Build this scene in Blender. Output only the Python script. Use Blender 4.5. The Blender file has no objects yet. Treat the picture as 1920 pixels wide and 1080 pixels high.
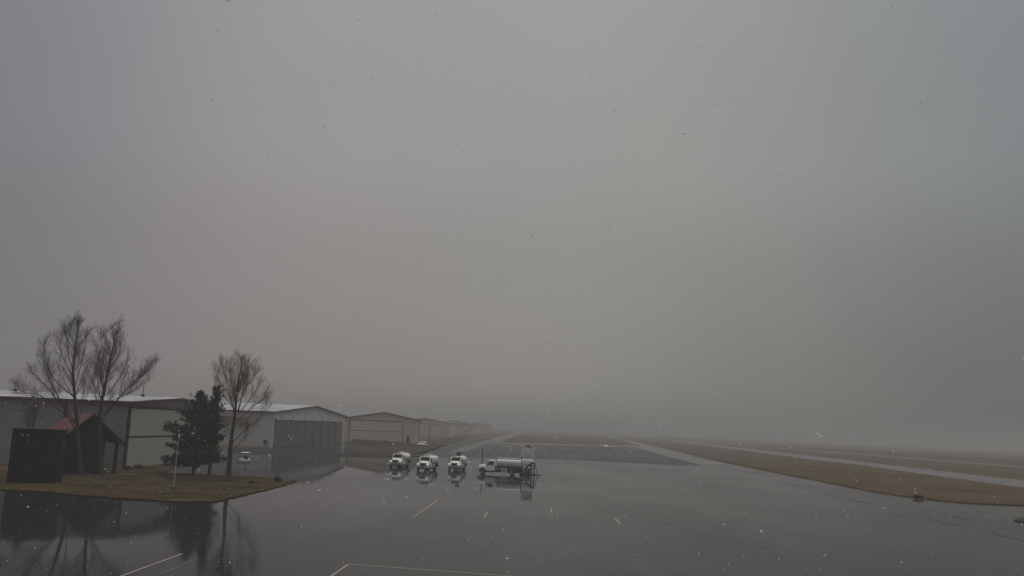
import bpy, bmesh, math, random
from mathutils import Vector, Matrix
R = math.radians
C = bpy.context.scene.collection
SC = bpy.context.scene

# ------------------------------------------------------------------ camera
F_PX, PITCH, ROLL, CAM_H = 1700.0, math.atan(260.3/1700.0), R(2.4), 9.0
fwd = Vector((0, math.cos(PITCH), math.sin(PITCH)))
r0 = Vector((1, 0, 0)); u0 = Vector((0, -math.sin(PITCH), math.cos(PITCH)))
cr = r0*math.cos(ROLL) + u0*math.sin(ROLL)
cu = -r0*math.sin(ROLL) + u0*math.cos(ROLL)
cam_d = bpy.data.cameras.new('camera'); cam = bpy.data.objects.new('camera', cam_d); C.objects.link(cam)
m = Matrix.Identity(4)
for i in range(3):
    m[i][0] = cr[i]; m[i][1] = cu[i]; m[i][2] = -fwd[i]
m[2][3] = CAM_H
cam.matrix_world = m
cam_d.sensor_width = 36; cam_d.lens = F_PX/1920*36
cam_d.clip_start = 0.1; cam_d.clip_end = 20000
SC.camera = cam

# ------------------------------------------------------------------ sky, sun, exposure
SUN_EL, SUN_AZ = 74, 35      # soft overcast sun, high
w = bpy.data.worlds.new('World'); SC.world = w; w.use_nodes = True
nt = w.node_tree; nt.nodes.clear()
N = nt.nodes.new; L = nt.links.new
tc = N('ShaderNodeTexCoord'); sep = N('ShaderNodeSeparateXYZ'); L(tc.outputs['Generated'], sep.inputs[0])
def ramp(stops, inp, interp='EASE'):
    n = N('ShaderNodeValToRGB'); e = n.color_ramp.elements
    while len(e) > 1: e.remove(e[-1])
    e[0].position = stops[0][0]; e[0].color = (*stops[0][1], 1)
    for p, c in stops[1:]:
        q = e.new(p); q.color = (*c, 1)
    n.color_ramp.interpolation = interp
    L(inp, n.inputs[0]); return n
el = ramp([(0.0, (.240,.228,.212)), (.06, (.282,.268,.25)), (.16, (.288,.279,.268)), (.30, (.323,.319,.315)),
           (.48, (.333,.333,.335)), (.75, (.55,.55,.55)), (1.0, (.75,.75,.76))], sep.outputs['Z'])
mx = N('ShaderNodeMath'); mx.operation = 'MULTIPLY_ADD'; mx.inputs[1].default_value = .5; mx.inputs[2].default_value = .5
L(sep.outputs['X'], mx.inputs[0])
az = ramp([(.0, (.8,.8,.85)), (.22, (.62,.60,.66)), (.275, (.70,.69,.765)), (.32, (.83,.80,.855)), (.365, (.94,.90,.925)), (.43, (.985,.97,.975)), (.51, (1.0,.995,.985)), (.57, (.975,.985,.96)),
           (.625, (.89,.91,.885)), (.67, (.79,.825,.835)), (.73, (.70,.75,.785)), (.80, (.60,.65,.68)), (1.0, (.8,.83,.85))], mx.outputs[0], 'B_SPLINE')
# the low sky is toned darker towards the right
low = ramp([(.0, (1,1,1)), (.30, (0,0,0))], sep.outputs['Z'])
rt = ramp([(.0, (1,1,1)), (.53, (1,1,1)), (.64, (.88,.88,.88)), (.73, (.70,.715,.72)), (1.0, (.9,.9,.9))], mx.outputs[0])
lowmix = N('ShaderNodeMixRGB'); L(low.outputs[0], lowmix.inputs[0]); lowmix.inputs[1].default_value = (1,1,1,1); L(rt.outputs[0], lowmix.inputs[2])
az2 = N('ShaderNodeMixRGB'); az2.blend_type = 'MULTIPLY'; az2.inputs[0].default_value = 1; L(az.outputs[0], az2.inputs[1]); L(lowmix.outputs[0], az2.inputs[2])
mul = N('ShaderNodeMixRGB'); mul.blend_type = 'MULTIPLY'; mul.inputs[0].default_value = 1
L(el.outputs[0], mul.inputs[1]); L(az2.outputs[0], mul.inputs[2])
# faint cloud mottling
cn = N('ShaderNodeTexNoise'); cn.inputs['Scale'].default_value = 2.4; cn.inputs['Detail'].default_value = 4; L(tc.outputs['Generated'], cn.inputs['Vector'])
cmr = N('ShaderNodeMapRange'); cmr.inputs[3].default_value = 9.0; cmr.inputs[4].default_value = 10.9; L(cn.outputs[0], cmr.inputs[0])
sc_ = N('ShaderNodeVectorMath'); sc_.operation = 'SCALE'; L(mul.outputs[0], sc_.inputs[0]); L(cmr.outputs[0], sc_.inputs['Scale'])
sky = N('ShaderNodeTexSky'); sky.sky_type = 'NISHITA'; sky.sun_disc = False
sky.sun_elevation = R(SUN_EL); sky.sun_rotation = R(SUN_AZ); sky.dust_density = 6
hs = N('ShaderNodeHueSaturation'); hs.inputs['Saturation'].default_value = .15; hs.inputs['Value'].default_value = .03
L(sky.outputs[0], hs.inputs['Color'])
ad = N('ShaderNodeVectorMath'); ad.operation = 'ADD'; L(sc_.outputs[0], ad.inputs[0]); L(hs.outputs[0], ad.inputs[1])
bg = N('ShaderNodeBackground'); bg.inputs['Strength'].default_value = .1; L(ad.outputs[0], bg.inputs['Color'])
ow = N('ShaderNodeOutputWorld'); L(bg.outputs[0], ow.inputs[0])
sun_d = bpy.data.lights.new('sun', 'SUN'); sun = bpy.data.objects.new('sun', sun_d); C.objects.link(sun)
sun_d.energy = 1.4; sun_d.angle = R(60); sun_d.color = (1, .97, .93)
a_, e_ = R(SUN_AZ), R(SUN_EL)
sun.rotation_euler = Vector((math.sin(a_)*math.cos(e_), math.cos(a_)*math.cos(e_), math.sin(e_))).to_track_quat('Z', 'Y').to_euler()
SC.view_settings.view_transform = 'Standard'; SC.view_settings.look = 'None'
SC.view_settings.exposure = 0.0; SC.view_settings.gamma = 1
SC.render.engine = 'CYCLES'
SC.cycles.use_denoising = True
SC.cycles.volume_bounces = 3
SC.cycles.max_bounces = 8

# ------------------------------------------------------------------ helpers
def at(px, py, z=0.0):
    """photograph pixel -> point on the horizontal plane z"""
    d = fwd + cr*((px-960)/F_PX) + cu*((540-py)/F_PX)
    t = (z-CAM_H)/d.z
    return Vector((d.x*t, d.y*t, z))
def horizon(px): return 800.5 + .0419*(px-960)
def at_height(px, py, base):
    """height of the pixel on the vertical line over a ground point of that distance"""
    d = fwd + cr*((px-960)/F_PX) + cu*((540-py)/F_PX)
    t = base.y/d.y
    return CAM_H + d.z*t
def tag(o, label=None, cat=None, group=None, kind=None):
    if label: o['label'] = label
    if cat: o['category'] = cat
    if group: o['group'] = group
    if kind: o['kind'] = kind
    return o
def thing(name, label, cat, loc=(0,0,0), rz=0.0, group=None):
    o = bpy.data.objects.new(name, None); C.objects.link(o)
    o.location = loc; o.rotation_euler = (0, 0, rz)
    return tag(o, label, cat, group)
class MB:
    def __init__(s): s.v = []; s.f = []; s.mi = []; s.cur = 0
    def face(s, idx): s.f.append(tuple(idx)); s.mi.append(s.cur)
    def add(s, vs, fs):
        b = len(s.v); s.v += [tuple(v) for v in vs]
        for f in fs: s.face([b+i for i in f])
    def box(s, x0, x1, y0, y1, z0, z1):
        s.add([(x0,y0,z0),(x1,y0,z0),(x1,y1,z0),(x0,y1,z0),(x0,y0,z1),(x1,y0,z1),(x1,y1,z1),(x0,y1,z1)],
              [(0,3,2,1),(4,5,6,7),(0,1,5,4),(1,2,6,5),(2,3,7,6),(3,0,4,7)])
    def prism(s, prof, axis, c0, c1):
        """2D profile extruded along an axis: axis 'y' profile is (x,z); 'x' profile is (y,z); 'z' profile is (x,y)"""
        def P(a, b, c): return {'y': (a, c, b), 'x': (c, a, b), 'z': (a, b, c)}[axis]
        n = len(prof)
        vs = [P(a, b, c0) for a, b in prof] + [P(a, b, c1) for a, b in prof]
        fs = [tuple(range(n)), tuple(range(2*n-1, n-1, -1))]
        fs += [(i, i+n, (i+1) % n+n, (i+1) % n) for i in range(n)]
        s.add(vs, fs)
    def rings(s, rs, caps=True):
        b = len(s.v); n = len(rs[0])
        for r in rs: s.v += [tuple(p) for p in r]
        for k in range(len(rs)-1):
            for i in range(n):
                j = (i+1) % n
                s.face((b+k*n+i, b+k*n+j, b+(k+1)*n+j, b+(k+1)*n+i))
        if caps:
            s.face([b+i for i in range(n-1, -1, -1)]); s.face([b+(len(rs)-1)*n+i for i in range(n)])
    def tube(s, pts, rad, n=6, caps=True):
        rs = []
        for k, p in enumerate(pts):
            p = Vector(p)
            d = (Vector(pts[min(k+1, len(pts)-1)])-Vector(pts[max(k-1, 0)]))
            d = d.normalized() if d.length > 1e-9 else Vector((0,0,1))
            a = d.orthogonal().normalized() if abs(d.z) > .95 else d.cross(Vector((0,0,1))).normalized()
            b = d.cross(a)
            r = rad[k] if isinstance(rad, (list, tuple)) else rad
            rs.append([p+a*(r*math.cos(2*math.pi*i/n))+b*(r*math.sin(2*math.pi*i/n)) for i in range(n)])
        s.rings(rs, caps)
    def lathe(s, prof, axis='x', c=(0,0,0), n=24):
        """profile (offset along the axis, radius)"""
        rs = []
        for o, r in prof:
            ring = []
            for i in range(n):
                t = 2*math.pi*i/n
                p = {'x': (o, r*math.cos(t), r*math.sin(t)), 'z': (r*math.cos(t), r*math.sin(t), o), 'y': (r*math.sin(t), o, r*math.cos(t))}[axis]
                ring.append((c[0]+p[0], c[1]+p[1], c[2]+p[2]))
            rs.append(ring)
        s.rings(rs)
    def build(s, name, mats, parent=None, smooth=False, bevel=0.0):
        me = bpy.data.meshes.new(name); me.from_pydata(s.v, [], s.f)
        mats = mats if isinstance(mats, (list, tuple)) else [mats]
        for q in mats: me.materials.append(q)
        if len(mats) > 1: me.polygons.foreach_set('material_index', s.mi)
        bm = bmesh.new(); bm.from_mesh(me); bmesh.ops.recalc_face_normals(bm, faces=bm.faces)
        bm.to_mesh(me); bm.free()
        if smooth:
            me.polygons.foreach_set('use_smooth', [True]*len(me.polygons))
            try: me.set_sharp_from_angle(angle=R(38))
            except Exception: pass
        me.update()
        o = bpy.data.objects.new(name, me); C.objects.link(o)
        if parent: o.parent = parent
        if bevel:
            b = o.modifiers.new('bevel', 'BEVEL'); b.width = bevel; b.segments = 2; b.limit_method = 'ANGLE'; b.angle_limit = R(40)
        return o
def rrect(y, w_, z0, z1, r=.12, x0=0.0):
    r = min(r, w_/2*.9, (z1-z0)/2*.9); out = []
    for cx, cz, a0 in ((w_/2-r, z1-r, 0), (-w_/2+r, z1-r, 90), (-w_/2+r, z0+r, 180), (w_/2-r, z0+r, 270)):
        for k in range(4):
            t = R(a0+30*k); out.append((x0+cx+r*math.cos(t), y, cz+r*math.sin(t)))
    return out

def mat(name, col, rough=.6, var=0.0, scale=1.0, col2=None, bump=0.0, bscale=None, metal=0.0, coat=0.0, coat_r=.05, ior=None, stretch=None, detail=5):
    m_ = bpy.data.materials.new(name); m_.use_nodes = True
    t = m_.node_tree; b = t.nodes['Principled BSDF']
    b.inputs['Base Color'].default_value = (*col, 1); b.inputs['Roughness'].default_value = rough; b.inputs['Metallic'].default_value = metal
    if coat: b.inputs['Coat Weight'].default_value = coat; b.inputs['Coat Roughness'].default_value = coat_r; b.inputs['Coat IOR'].default_value = 1.33
    if ior: b.inputs['IOR'].default_value = ior
    co = t.nodes.new('ShaderNodeTexCoord')
    vec = co.outputs['Object']
    if stretch:
        mp = t.nodes.new('ShaderNodeMapping'); mp.inputs['Scale'].default_value = stretch; t.links.new(vec, mp.inputs[0]); vec = mp.outputs[0]
    if var or col2:
        n_ = t.nodes.new('ShaderNodeTexNoise'); n_.inputs['Scale'].default_value = scale; n_.inputs['Detail'].default_value = detail; n_.inputs['Roughness'].default_value = .65
        t.links.new(vec, n_.inputs['Vector'])
        c2 = col2 or tuple(min(1, c*(1+var)) for c in col); c1 = col if col2 else tuple(c*(1-var) for c in col)
        rp = t.nodes.new('ShaderNodeValToRGB'); rp.color_ramp.elements[0].position = .33; rp.color_ramp.elements[1].position = .67
        rp.color_ramp.elements[0].color = (*c1, 1); rp.color_ramp.elements[1].color = (*c2, 1)
        t.links.new(n_.outputs[0], rp.inputs[0]); t.links.new(rp.outputs[0], b.inputs['Base Color'])
    if bump:
        n2 = t.nodes.new('ShaderNodeTexNoise'); n2.inputs['Scale'].default_value = bscale or scale*4; n2.inputs['Detail'].default_value = 4
        t.links.new(vec, n2.inputs['Vector'])
        bp = t.nodes.new('ShaderNodeBump'); bp.inputs['Strength'].default_value = bump; bp.inputs['Distance'].default_value = .05
        t.links.new(n2.outputs[0], bp.inputs['Height']); t.links.new(bp.outputs[0], b.inputs['Normal'])
    return m_
def siding(name, col, pitch=.3, along='xy', var=.08, rough=.5, depth=.02):
    """ribbed metal or board siding: vertical ribs by bump, slight streaks"""
    m_ = mat(name, col, rough, var, .35, stretch=(1, 1, .12))
    t = m_.node_tree; b = t.nodes['Principled BSDF']
    co = t.nodes.new('ShaderNodeTexCoord'); sp = t.nodes.new('ShaderNodeSeparateXYZ'); t.links.new(co.outputs['Object'], sp.inputs[0])
    a = t.nodes.new('ShaderNodeMath'); a.operation = 'ADD'; t.links.new(sp.outputs[0], a.inputs[0]); t.links.new(sp.outputs[1], a.inputs[1])
    q = t.nodes.new('ShaderNodeMath'); q.operation = 'MULTIPLY'; q.inputs[1].default_value = 2*math.pi/pitch; t.links.new(a.outputs[0], q.inputs[0])
    s_ = t.nodes.new('ShaderNodeMath'); s_.operation = 'SINE'; t.links.new(q.outputs[0], s_.inputs[0])
    bp = t.nodes.new('ShaderNodeBump'); bp.inputs['Strength'].default_value = .6; bp.inputs['Distance'].default_value = depth
    t.links.new(s_.outputs[0], bp.inputs['Height']); t.links.new(bp.outputs[0], b.inputs['Normal'])
    return m_

def wet(name, base, base2, film_lo, film_hi, rough, scale=.035, weight=(.85, 1.0)):
    """wet paving: rough dark base under a film of water whose smoothness varies in drifts and streaks"""
    m_ = bpy.data.materials.new(name); m_.use_nodes = True
    t = m_.node_tree; b = t.nodes['Principled BSDF']; n = t.nodes.new; l = t.links.new
    b.inputs['Roughness'].default_value = rough; b.inputs['Specular IOR Level'].default_value = .05
    b.inputs['Coat IOR'].default_value = 1.18
    co = n('ShaderNodeTexCoord')
    mp = n('ShaderNodeMapping'); mp.inputs['Scale'].default_value = (1, .45, 1); mp.inputs['Rotation'].default_value = (0, 0, R(20)); l(co.outputs['Object'], mp.inputs[0])
    n1 = n('ShaderNodeTexNoise'); n1.inputs['Scale'].default_value = scale; n1.inputs['Detail'].default_value = 6; n1.inputs['Roughness'].default_value = .6; l(mp.outputs[0], n1.inputs['Vector'])
    n2 = n('ShaderNodeTexNoise'); n2.inputs['Scale'].default_value = 2.5; n2.inputs['Detail'].default_value = 6; l(co.outputs['Object'], n2.inputs['Vector'])
    mr = n('ShaderNodeMapRange'); mr.inputs[1].default_value = .35; mr.inputs[2].default_value = .7; mr.inputs[3].default_value = film_lo; mr.inputs[4].default_value = film_hi
    l(n1.outputs[0], mr.inputs[0]); l(mr.outputs[0], b.inputs['Coat Roughness'])
    mw = n('ShaderNodeMapRange'); mw.inputs[1].default_value = .35; mw.inputs[2].default_value = .7; mw.inputs[3].default_value = weight[1]; mw.inputs[4].default_value = weight[0]
    l(n1.outputs[0], mw.inputs[0]); l(mw.outputs[0], b.inputs['Coat Weight'])
    mi = n('ShaderNodeMixRGB'); mi.inputs[1].default_value = (*base, 1); mi.inputs[2].default_value = (*base2, 1)
    ad_ = n('ShaderNodeMath'); ad_.operation = 'MULTIPLY_ADD'; ad_.inputs[1].default_value = .5; l(n2.outputs[0], ad_.inputs[0]); 
    hf = n('ShaderNodeMath'); hf.operation = 'MULTIPLY'; hf.inputs[1].default_value = .5; l(n1.outputs[0], hf.inputs[0]); l(hf.outputs[0], ad_.inputs[2])
    l(ad_.outputs[0], mi.inputs[0]); l(mi.outputs[0], b.inputs['Base Color'])
    n3 = n('ShaderNodeTexNoise'); n3.inputs['Scale'].default_value = 1.3; n3.inputs['Detail'].default_value = 3; l(co.outputs['Object'], n3.inputs['Vector'])
    bp = n('ShaderNodeBump'); bp.inputs['Strength'].default_value = .02; bp.inputs['Distance'].default_value = .03
    l(n3.outputs[0], bp.inputs['Height']); l(bp.outputs[0], b.inputs['Coat Normal'])
    return m_

M = {}
M['grass'] = mat('dry_grass', (.046,.032,.018), .9, scale=.045, col2=(.094,.068,.038), bump=.5, bscale=3)
M['lawn'] = mat('winter_lawn', (.030,.022,.011), .9, scale=.16, col2=(.080,.058,.031), bump=.5, bscale=4)
M['dark_brown'] = mat('dark_brown', (.022,.016,.012), .95, scale=1.2, col2=(.045,.03,.022), bump=.5)
M['apron'] = wet('wet_apron', (.004,.0042,.0048), (.011,.011,.012), .015, .085, .7, weight=(.58,.86))
M['asphalt'] = wet('damp_asphalt', (.028,.028,.030), (.050,.049,.050), .22, .42, .8, .05, (.22,.45))
M['taxi'] = wet('wet_taxiway', (.065,.063,.060), (.095,.092,.086), .10, .2, .7, .05, (.6,.85))
M['lot'] = wet('wet_lot', (.014,.014,.015), (.03,.029,.029), .05, .16, .7, .06, (.5,.75))
M['fallow'] = mat('bare_brown_ground', (.030,.025,.020), .9, scale=.12, col2=(.056,.046,.037), bump=.5, bscale=3)
M['paint'] = mat('road_paint', (.37,.315,.215), .6, .25, 2.0, coat=.25, coat_r=.12)
M['paint_worn'] = mat('worn_paint', (.068,.062,.052), .5, .4, 1.5, coat=.7, coat_r=.12)
M['seal'] = mat('crack_seal', (.012,.012,.013), .55)
M['h1wall'] = siding('grey_steel_siding', (.19,.20,.205), .6)
M['h1door'] = siding('pale_door_siding', (.29,.29,.265), .45)
M['h2wall'] = siding('white_steel_siding', (.42,.415,.40), .6)
M['h2door'] = siding('slate_door_steel', (.062,.066,.069), .45)
M['h3wall'] = siding('beige_steel_siding', (.50,.41,.33), .6)
M['redtrim'] = mat('dark_red_trim', (.085,.030,.030), .5, .2, .5)
M['redpanel'] = mat('dull_red_panel', (.13,.06,.055), .6, .2, .5)
M['darktrim'] = mat('dark_trim', (.022,.020,.020), .5, .2, 1)
M['snowroof'] = mat('snowy_roof', (.17,.17,.18), .7, scale=.16, col2=(.50,.50,.51), stretch=(1,1,1), bump=.2, bscale=1)
M['greyroof'] = mat('grey_roof', (.16,.165,.18), .55, .2, .2)
fm = bpy.data.materials.new('snowflake'); fm.use_nodes = True; M['flake'] = fm
t_ = fm.node_tree; t_.nodes.clear()
a1 = t_.nodes.new('ShaderNodeBsdfDiffuse'); a1.inputs[0].default_value = (.85,.85,.87,1); a2 = t_.nodes.new('ShaderNodeBsdfTranslucent'); a2.inputs[0].default_value = (.85,.85,.87,1)
a3 = t_.nodes.new('ShaderNodeMixShader'); a3.inputs[0].default_value = .45; t_.links.new(a1.outputs[0], a3.inputs[1]); t_.links.new(a2.outputs[0], a3.inputs[2])
a4 = t_.nodes.new('ShaderNodeBsdfTransparent'); a5 = t_.nodes.new('ShaderNodeMixShader'); a5.inputs[0].default_value = .25; t_.links.new(a3.outputs[0], a5.inputs[1]); t_.links.new(a4.outputs[0], a5.inputs[2])
a6 = t_.nodes.new('ShaderNodeOutputMaterial'); t_.links.new(a5.outputs[0], a6.inputs[0])
M['snow'] = mat('snow', (.82,.82,.84), .8, .06, 3)
M['timber'] = siding('dark_stained_timber', (.024,.0195,.0185), .28, rough=.8, var=.3, depth=.03)
M['post'] = mat('timber_post', (.026,.020,.018), .8, .3, 3)
M['redroof'] = siding('red_metal_roof', (.100,.018,.019), .45, rough=.6, var=.25)
M['glass'] = mat('dark_glass', (.006,.007,.008), .25)
M['glass'].node_tree.nodes['Principled BSDF'].inputs['Specular IOR Level'].default_value = .18
M['bark'] = mat('bark', (.052,.043,.039), .9, .3, 3, bump=.5)
M['twig'] = mat('twig', (.13,.11,.105), .9, .3, .5)
M['twigred'] = mat('reddish_twig', (.15,.105,.097), .9, .3, .5)
M['needle'] = mat('pine_needles', (.020,.030,.021), .8, scale=.8, col2=(.052,.068,.047))
M['needle_b'] = mat('browned_needles', (.035,.026,.018), .8, scale=.8, col2=(.06,.042,.028))
M['shrub'] = mat('shrub_twigs', (.05,.034,.026), .9, .35, 2)
M['white'] = mat('white_truck_paint', (.80,.80,.76), .35, .05, 1.2, coat=.3, coat_r=.1)
M['white2'] = mat('white_tank_paint', (.70,.70,.67), .4, .07, .9, coat=.2, coat_r=.15)
M['silver'] = mat('brushed_tank', (.47,.47,.46), .42, .08, 1, coat=.3, coat_r=.25)
M['tyre'] = mat('tyre', (.012,.012,.012), .8)
M['rim'] = mat('wheel_rim', (.55,.55,.54), .45)
M['chassis'] = mat('black_chassis', (.018,.018,.018), .6)
M['grille'] = mat('black_grille', (.010,.010,.010), .5, bump=.4, bscale=20)
M['lamp'] = mat('headlight_glass', (.62,.62,.60), .15)
M['bumper'] = mat('grey_bumper', (.20,.20,.20), .4)
M['grey'] = mat('grey_metal', (.24,.24,.24), .5, .1, 2)
M['walk'] = mat('walkway_grating', (.17,.17,.17), .7, .2, 6)
M['brown'] = mat('rusty_brown_steel', (.060,.042,.036), .7, .25, 1.5)
M['pink'] = mat('faded_red_steel', (.16,.085,.08), .6, .2, 1.5)
M['paleframe'] = mat('pale_frame', (.72,.71,.68), .5, .1, 2)
M['board'] = mat('grey_sign_board', (.62,.61,.59), .5, .08, 1.5)
M['board2'] = mat('darker_sign_board', (.50,.49,.475), .5, .08, 1.5)
M['black'] = mat('black_paint', (.010,.010,.010), .5)
M['pole'] = mat('pale_pole', (.42,.42,.41), .5)
M['carred'] = mat('dark_red_paint', (.12,.03,.03), .35)
M['wing'] = mat('wing_shade_paint', (.020,.018,.018), .45)  # shade of the undersides put into the wing and tailplane colour

for k_ in ('grass','lawn','dark_brown','fallow','timber','post','bark','twig','twigred','needle','needle_b','shrub','seal','darktrim','redtrim','chassis','black'):
    M[k_].node_tree.nodes['Principled BSDF'].inputs['Specular IOR Level'].default_value = .04

def sheet(name, pts, z, m_, thick=0.0, jitter=0.0, step=3.0, seed=1, kind='structure', world=False):
    """a flat polygon on the ground, traced by photograph pixels or world points; thick > 0 gives it a sloped edge"""
    rnd = random.Random(seed)
    P = [Vector((p[0], p[1], 0)) if world else at(*p) for p in pts]
    if jitter:
        Q = []
        for i, p in enumerate(P):
            q = P[(i+1) % len(P)]; d = q-p; n = min(60, max(1, int(d.length/step)))
            nrm = Vector((-d.y, d.x, 0)).normalized() if d.length > 0 else Vector()
            for k in range(n): Q.append(p+d*(k/n)+nrm*rnd.uniform(-jitter, jitter))
        P = Q
    bm = bmesh.new()
    vs = [bm.verts.new((p.x, p.y, z)) for p in P]
    f = bm.faces.new(vs)
    if f.normal.z < 0: f.normal_flip()
    if thick:
        r_ = bmesh.ops.extrude_face_region(bm, geom=[f])
        nv = [g for g in r_['geom'] if isinstance(g, bmesh.types.BMVert)]
        bm.normal_update()
        for v in nv: v.co.z += thick
    bmesh.ops.triangulate(bm, faces=bm.faces[:])
    bmesh.ops.recalc_face_normals(bm, faces=bm.faces[:])
    me = bpy.data.meshes.new(name); bm.to_mesh(me); bm.free(); me.materials.append(m_)
    o = bpy.data.objects.new(name, me); C.objects.link(o); o['kind'] = kind
    return o
def strip_w(name, a, b, width, z, m_, far=None, near=None):
    d = (b-a).normalized(); n = Vector((-d.y, d.x, 0))*width/2
    if near is not None: a = a-d*near
    if far is not None: b = a+d*far
    return sheet(name, [a-n, b-n, b+n, a+n], z, m_, world=True)
def line(name, p, q, width, m_=None, z=.014):
    return strip_w(name, at(*p), at(*q), width, z, m_ or M['paint'])

# ------------------------------------------------------------------ ground
FAR = 4300
sheet('ground', [(-FAR,-120),(FAR,-120),(FAR,FAR),(-FAR,FAR)], 0, M['grass'], world=True)
sheet('apron', [(-400,1500),(2500,1500),(2500,975),(2200,958),(1920,951),(1840,948),(1770,943),(1700,934),(1640,925),(1560,909),(1500,897),(1440,885),
    (1380,873),(1330,863),(1280,851.5),(1230,841),(1200,834.5),(1120,834),(1000,831),(900,829),(868,836),(838,851),(785,852),(720,851.5),(648,849),(648,828.5),
    (506,838),(440,839.5),(400,846),(330,866),(240,884),(-400,890)], .006, M['apron'])
sheet('tie_down_asphalt', [(800,857),(845,852),(882,844),(912,832),(1000,833.5),(1120,836.5),(1190,839.5),(1240,852),(1318,872.5),(1280,873),(1180,868),(1080,863),(960,859.5),(860,857.5)], .011, M['asphalt'], jitter=.5, step=8)
sheet('parking_lot', [(330,868),(400,846.5),(440,840.5),(505,841.5),(500,856),(496,872),(470,880),(420,893),(300,888)], .011, M['lot'], jitter=.2, step=6)
M['bandasphalt'] = mat('rough_dark_asphalt', (.014,.0135,.013), .9, scale=.3, col2=(.030,.029,.027), bump=.4, bscale=4)
M['bandasphalt'].node_tree.nodes['Principled BSDF'].inputs['Specular IOR Level'].default_value = .08
sheet('hangar_lane', [(425,840),(508,840.5),(600,846.5),(640,849.5),(720,852.5),(790,853.5),(790,857.5),(720,859),(640,857),(560,853.5),(500,851.5),(425,850)], .0165, M['bandasphalt'], jitter=.5, step=5)
sheet('reflection_cover', [(787,853),(838,835),(868,826.5),(905,817.5),(912,819),(868,837),(846,851.5),(800,857)], .0105, M['asphalt'], jitter=.3, step=6)  # rough sheet added to lighten the dark hangar reflection, not an actual road
sheet('taxi_lane', [(838,851),(868,836),(905,827),(950,814.5),(975,808.5),(990,806.5),(985,811),(968,816.5),(950,823),(940,829),(905,832),(868,839),(845,850)], .0125, M['apron'])
A_, B_ = at(1350,871), at(1207,834.5)
strip_w('taxiway', A_, B_, 9, .010, M['taxi'], far=2600)
sheet('taxiway_shoulder', [(1350,871),(1318,872.5),(1270,861),(1195,840),(1207,834.5),(1300,859)], .0135, M['taxi'])
strip_w('runway', at(1920,907), at(1440,847.8), 22, .008, M['taxi'], far=3000, near=160)
strip_w('far_runway', at(1920,876), at(1740,862), 14, .008, M['taxi'], far=2500, near=200)
sheet('far_verge', [(1320,833),(1440,838),(1640,850),(1920,868),(2300,890),(2300,884),(1920,864),(1640,846),(1440,835)], .004, M['dark_brown'])

sheet('grass_island', [(-400,884),(228,880.5),(310,871),(326,877),(305,888),(420,892.5),(500,896.5),(555,902),(540,909),(500,919),(450,931),(420,938.5),(395,942.5),
    (340,942),(290,939.5),(210,935),(140,929.5),(100,924.5),(0,919),(-400,914)], .006, M['lawn'], thick=.13, jitter=.22, step=.9)
sheet('dark_brown_patch', [(282,889.5),(300,898),(330,904.5),(400,907.5),(450,903.5),(470,898),(425,894.5),(330,890)], .142, M['dark_brown'], jitter=.3, step=1.5)  # darker brown patch on the lawn around the trunks
sheet('grass_verge', [(2500,972),(2200,956),(1920,949),(1840,946),(1770,941),(1700,932),(1640,923),(1560,907),(1500,895),(1440,883),(1380,871),(1330,861.5),(1300,855),
    (1440,853),(1618,873),(1920,918),(2500,1000)], .004, M['grass'], thick=.16, jitter=.2, step=3)
sheet('grass_corner', [(1900,976),(1925,970),(2100,968),(2100,1000),(1935,986)], .006, M['lawn'], thick=.13, jitter=.1, step=1)
sheet('bare_ground', [(646,848.5),(720,851),(785,851),(838,833),(870,824),(905,816),(905,814),(843,820.5),(785,827.5),(720,823.5),(650,822)], .006, M['fallow'], thick=.1, jitter=.3, step=4)
# low earth bank in front of the beige hangar
rnd = random.Random(9); bk = MB(); rs = []
A_, B_ = at(649,834.5), at(783,838)
for k in range(41):
    t = k/40; c = A_.lerp(B_, t); e = min(1, t*9, (1-t)*9)**.6
    h = max(.05, (2.35-.7*t+rnd.uniform(-.16,.16))*e); w_ = 3.2+rnd.uniform(-.3,.3)
    rs.append([(c.x, c.y-w_, -.05), (c.x, c.y-w_*.45, h*.75), (c.x, c.y, h), (c.x, c.y+w_*.5, h*.8), (c.x, c.y+w_*1.1, -.05)])
bk.rings(rs); o = bk.build('earth_bank', M['fallow'], smooth=True); o['kind'] = 'structure'
# grass blades on the island and along the verge
def blades(name, polys, n, h0, h1, m_, seed, z):
    rnd = random.Random(seed); mb = MB()
    for poly, cnt in zip(polys, n):
        P = [at(*p) for p in poly]
        xs = [p.x for p in P]; ys = [p.y for p in P]
        def inside(x, y):
            c = False
            for i in range(len(P)):
                a, b = P[i], P[i-1]
                if (a.y > y) != (b.y > y) and x < (b.x-a.x)*(y-a.y)/(b.y-a.y)+a.x: c = not c
            return c
        k = 0
        while k < cnt:
            x = rnd.uniform(min(xs), max(xs)); y = rnd.uniform(min(ys), max(ys))
            if not inside(x, y): continue
            k += 1
            t = rnd.uniform(0, math.pi); w_ = rnd.uniform(.03, .08); h = rnd.uniform(h0, h1)
            dx, dy = math.cos(t)*w_, math.sin(t)*w_
            mb.add([(x-dx, y-dy, z), (x+dx, y+dy, z), (x+rnd.uniform(-.12,.12), y+rnd.uniform(-.12,.12), z+h)], [(0,1,2)])
    o = mb.build(name, m_); o['kind'] = 'stuff'; return o
blades('grass', [[(-60,886),(228,882),(310,873),(305,888),(420,893.5),(500,897.5),(548,902),(535,909),(500,918),(450,930),(420,937.5),(395,941.5),(290,938.5),(210,934),(100,923.5),(0,918),(-60,917)]],
       [30000], .02, .07, M['lawn'], 3, .13)
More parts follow.
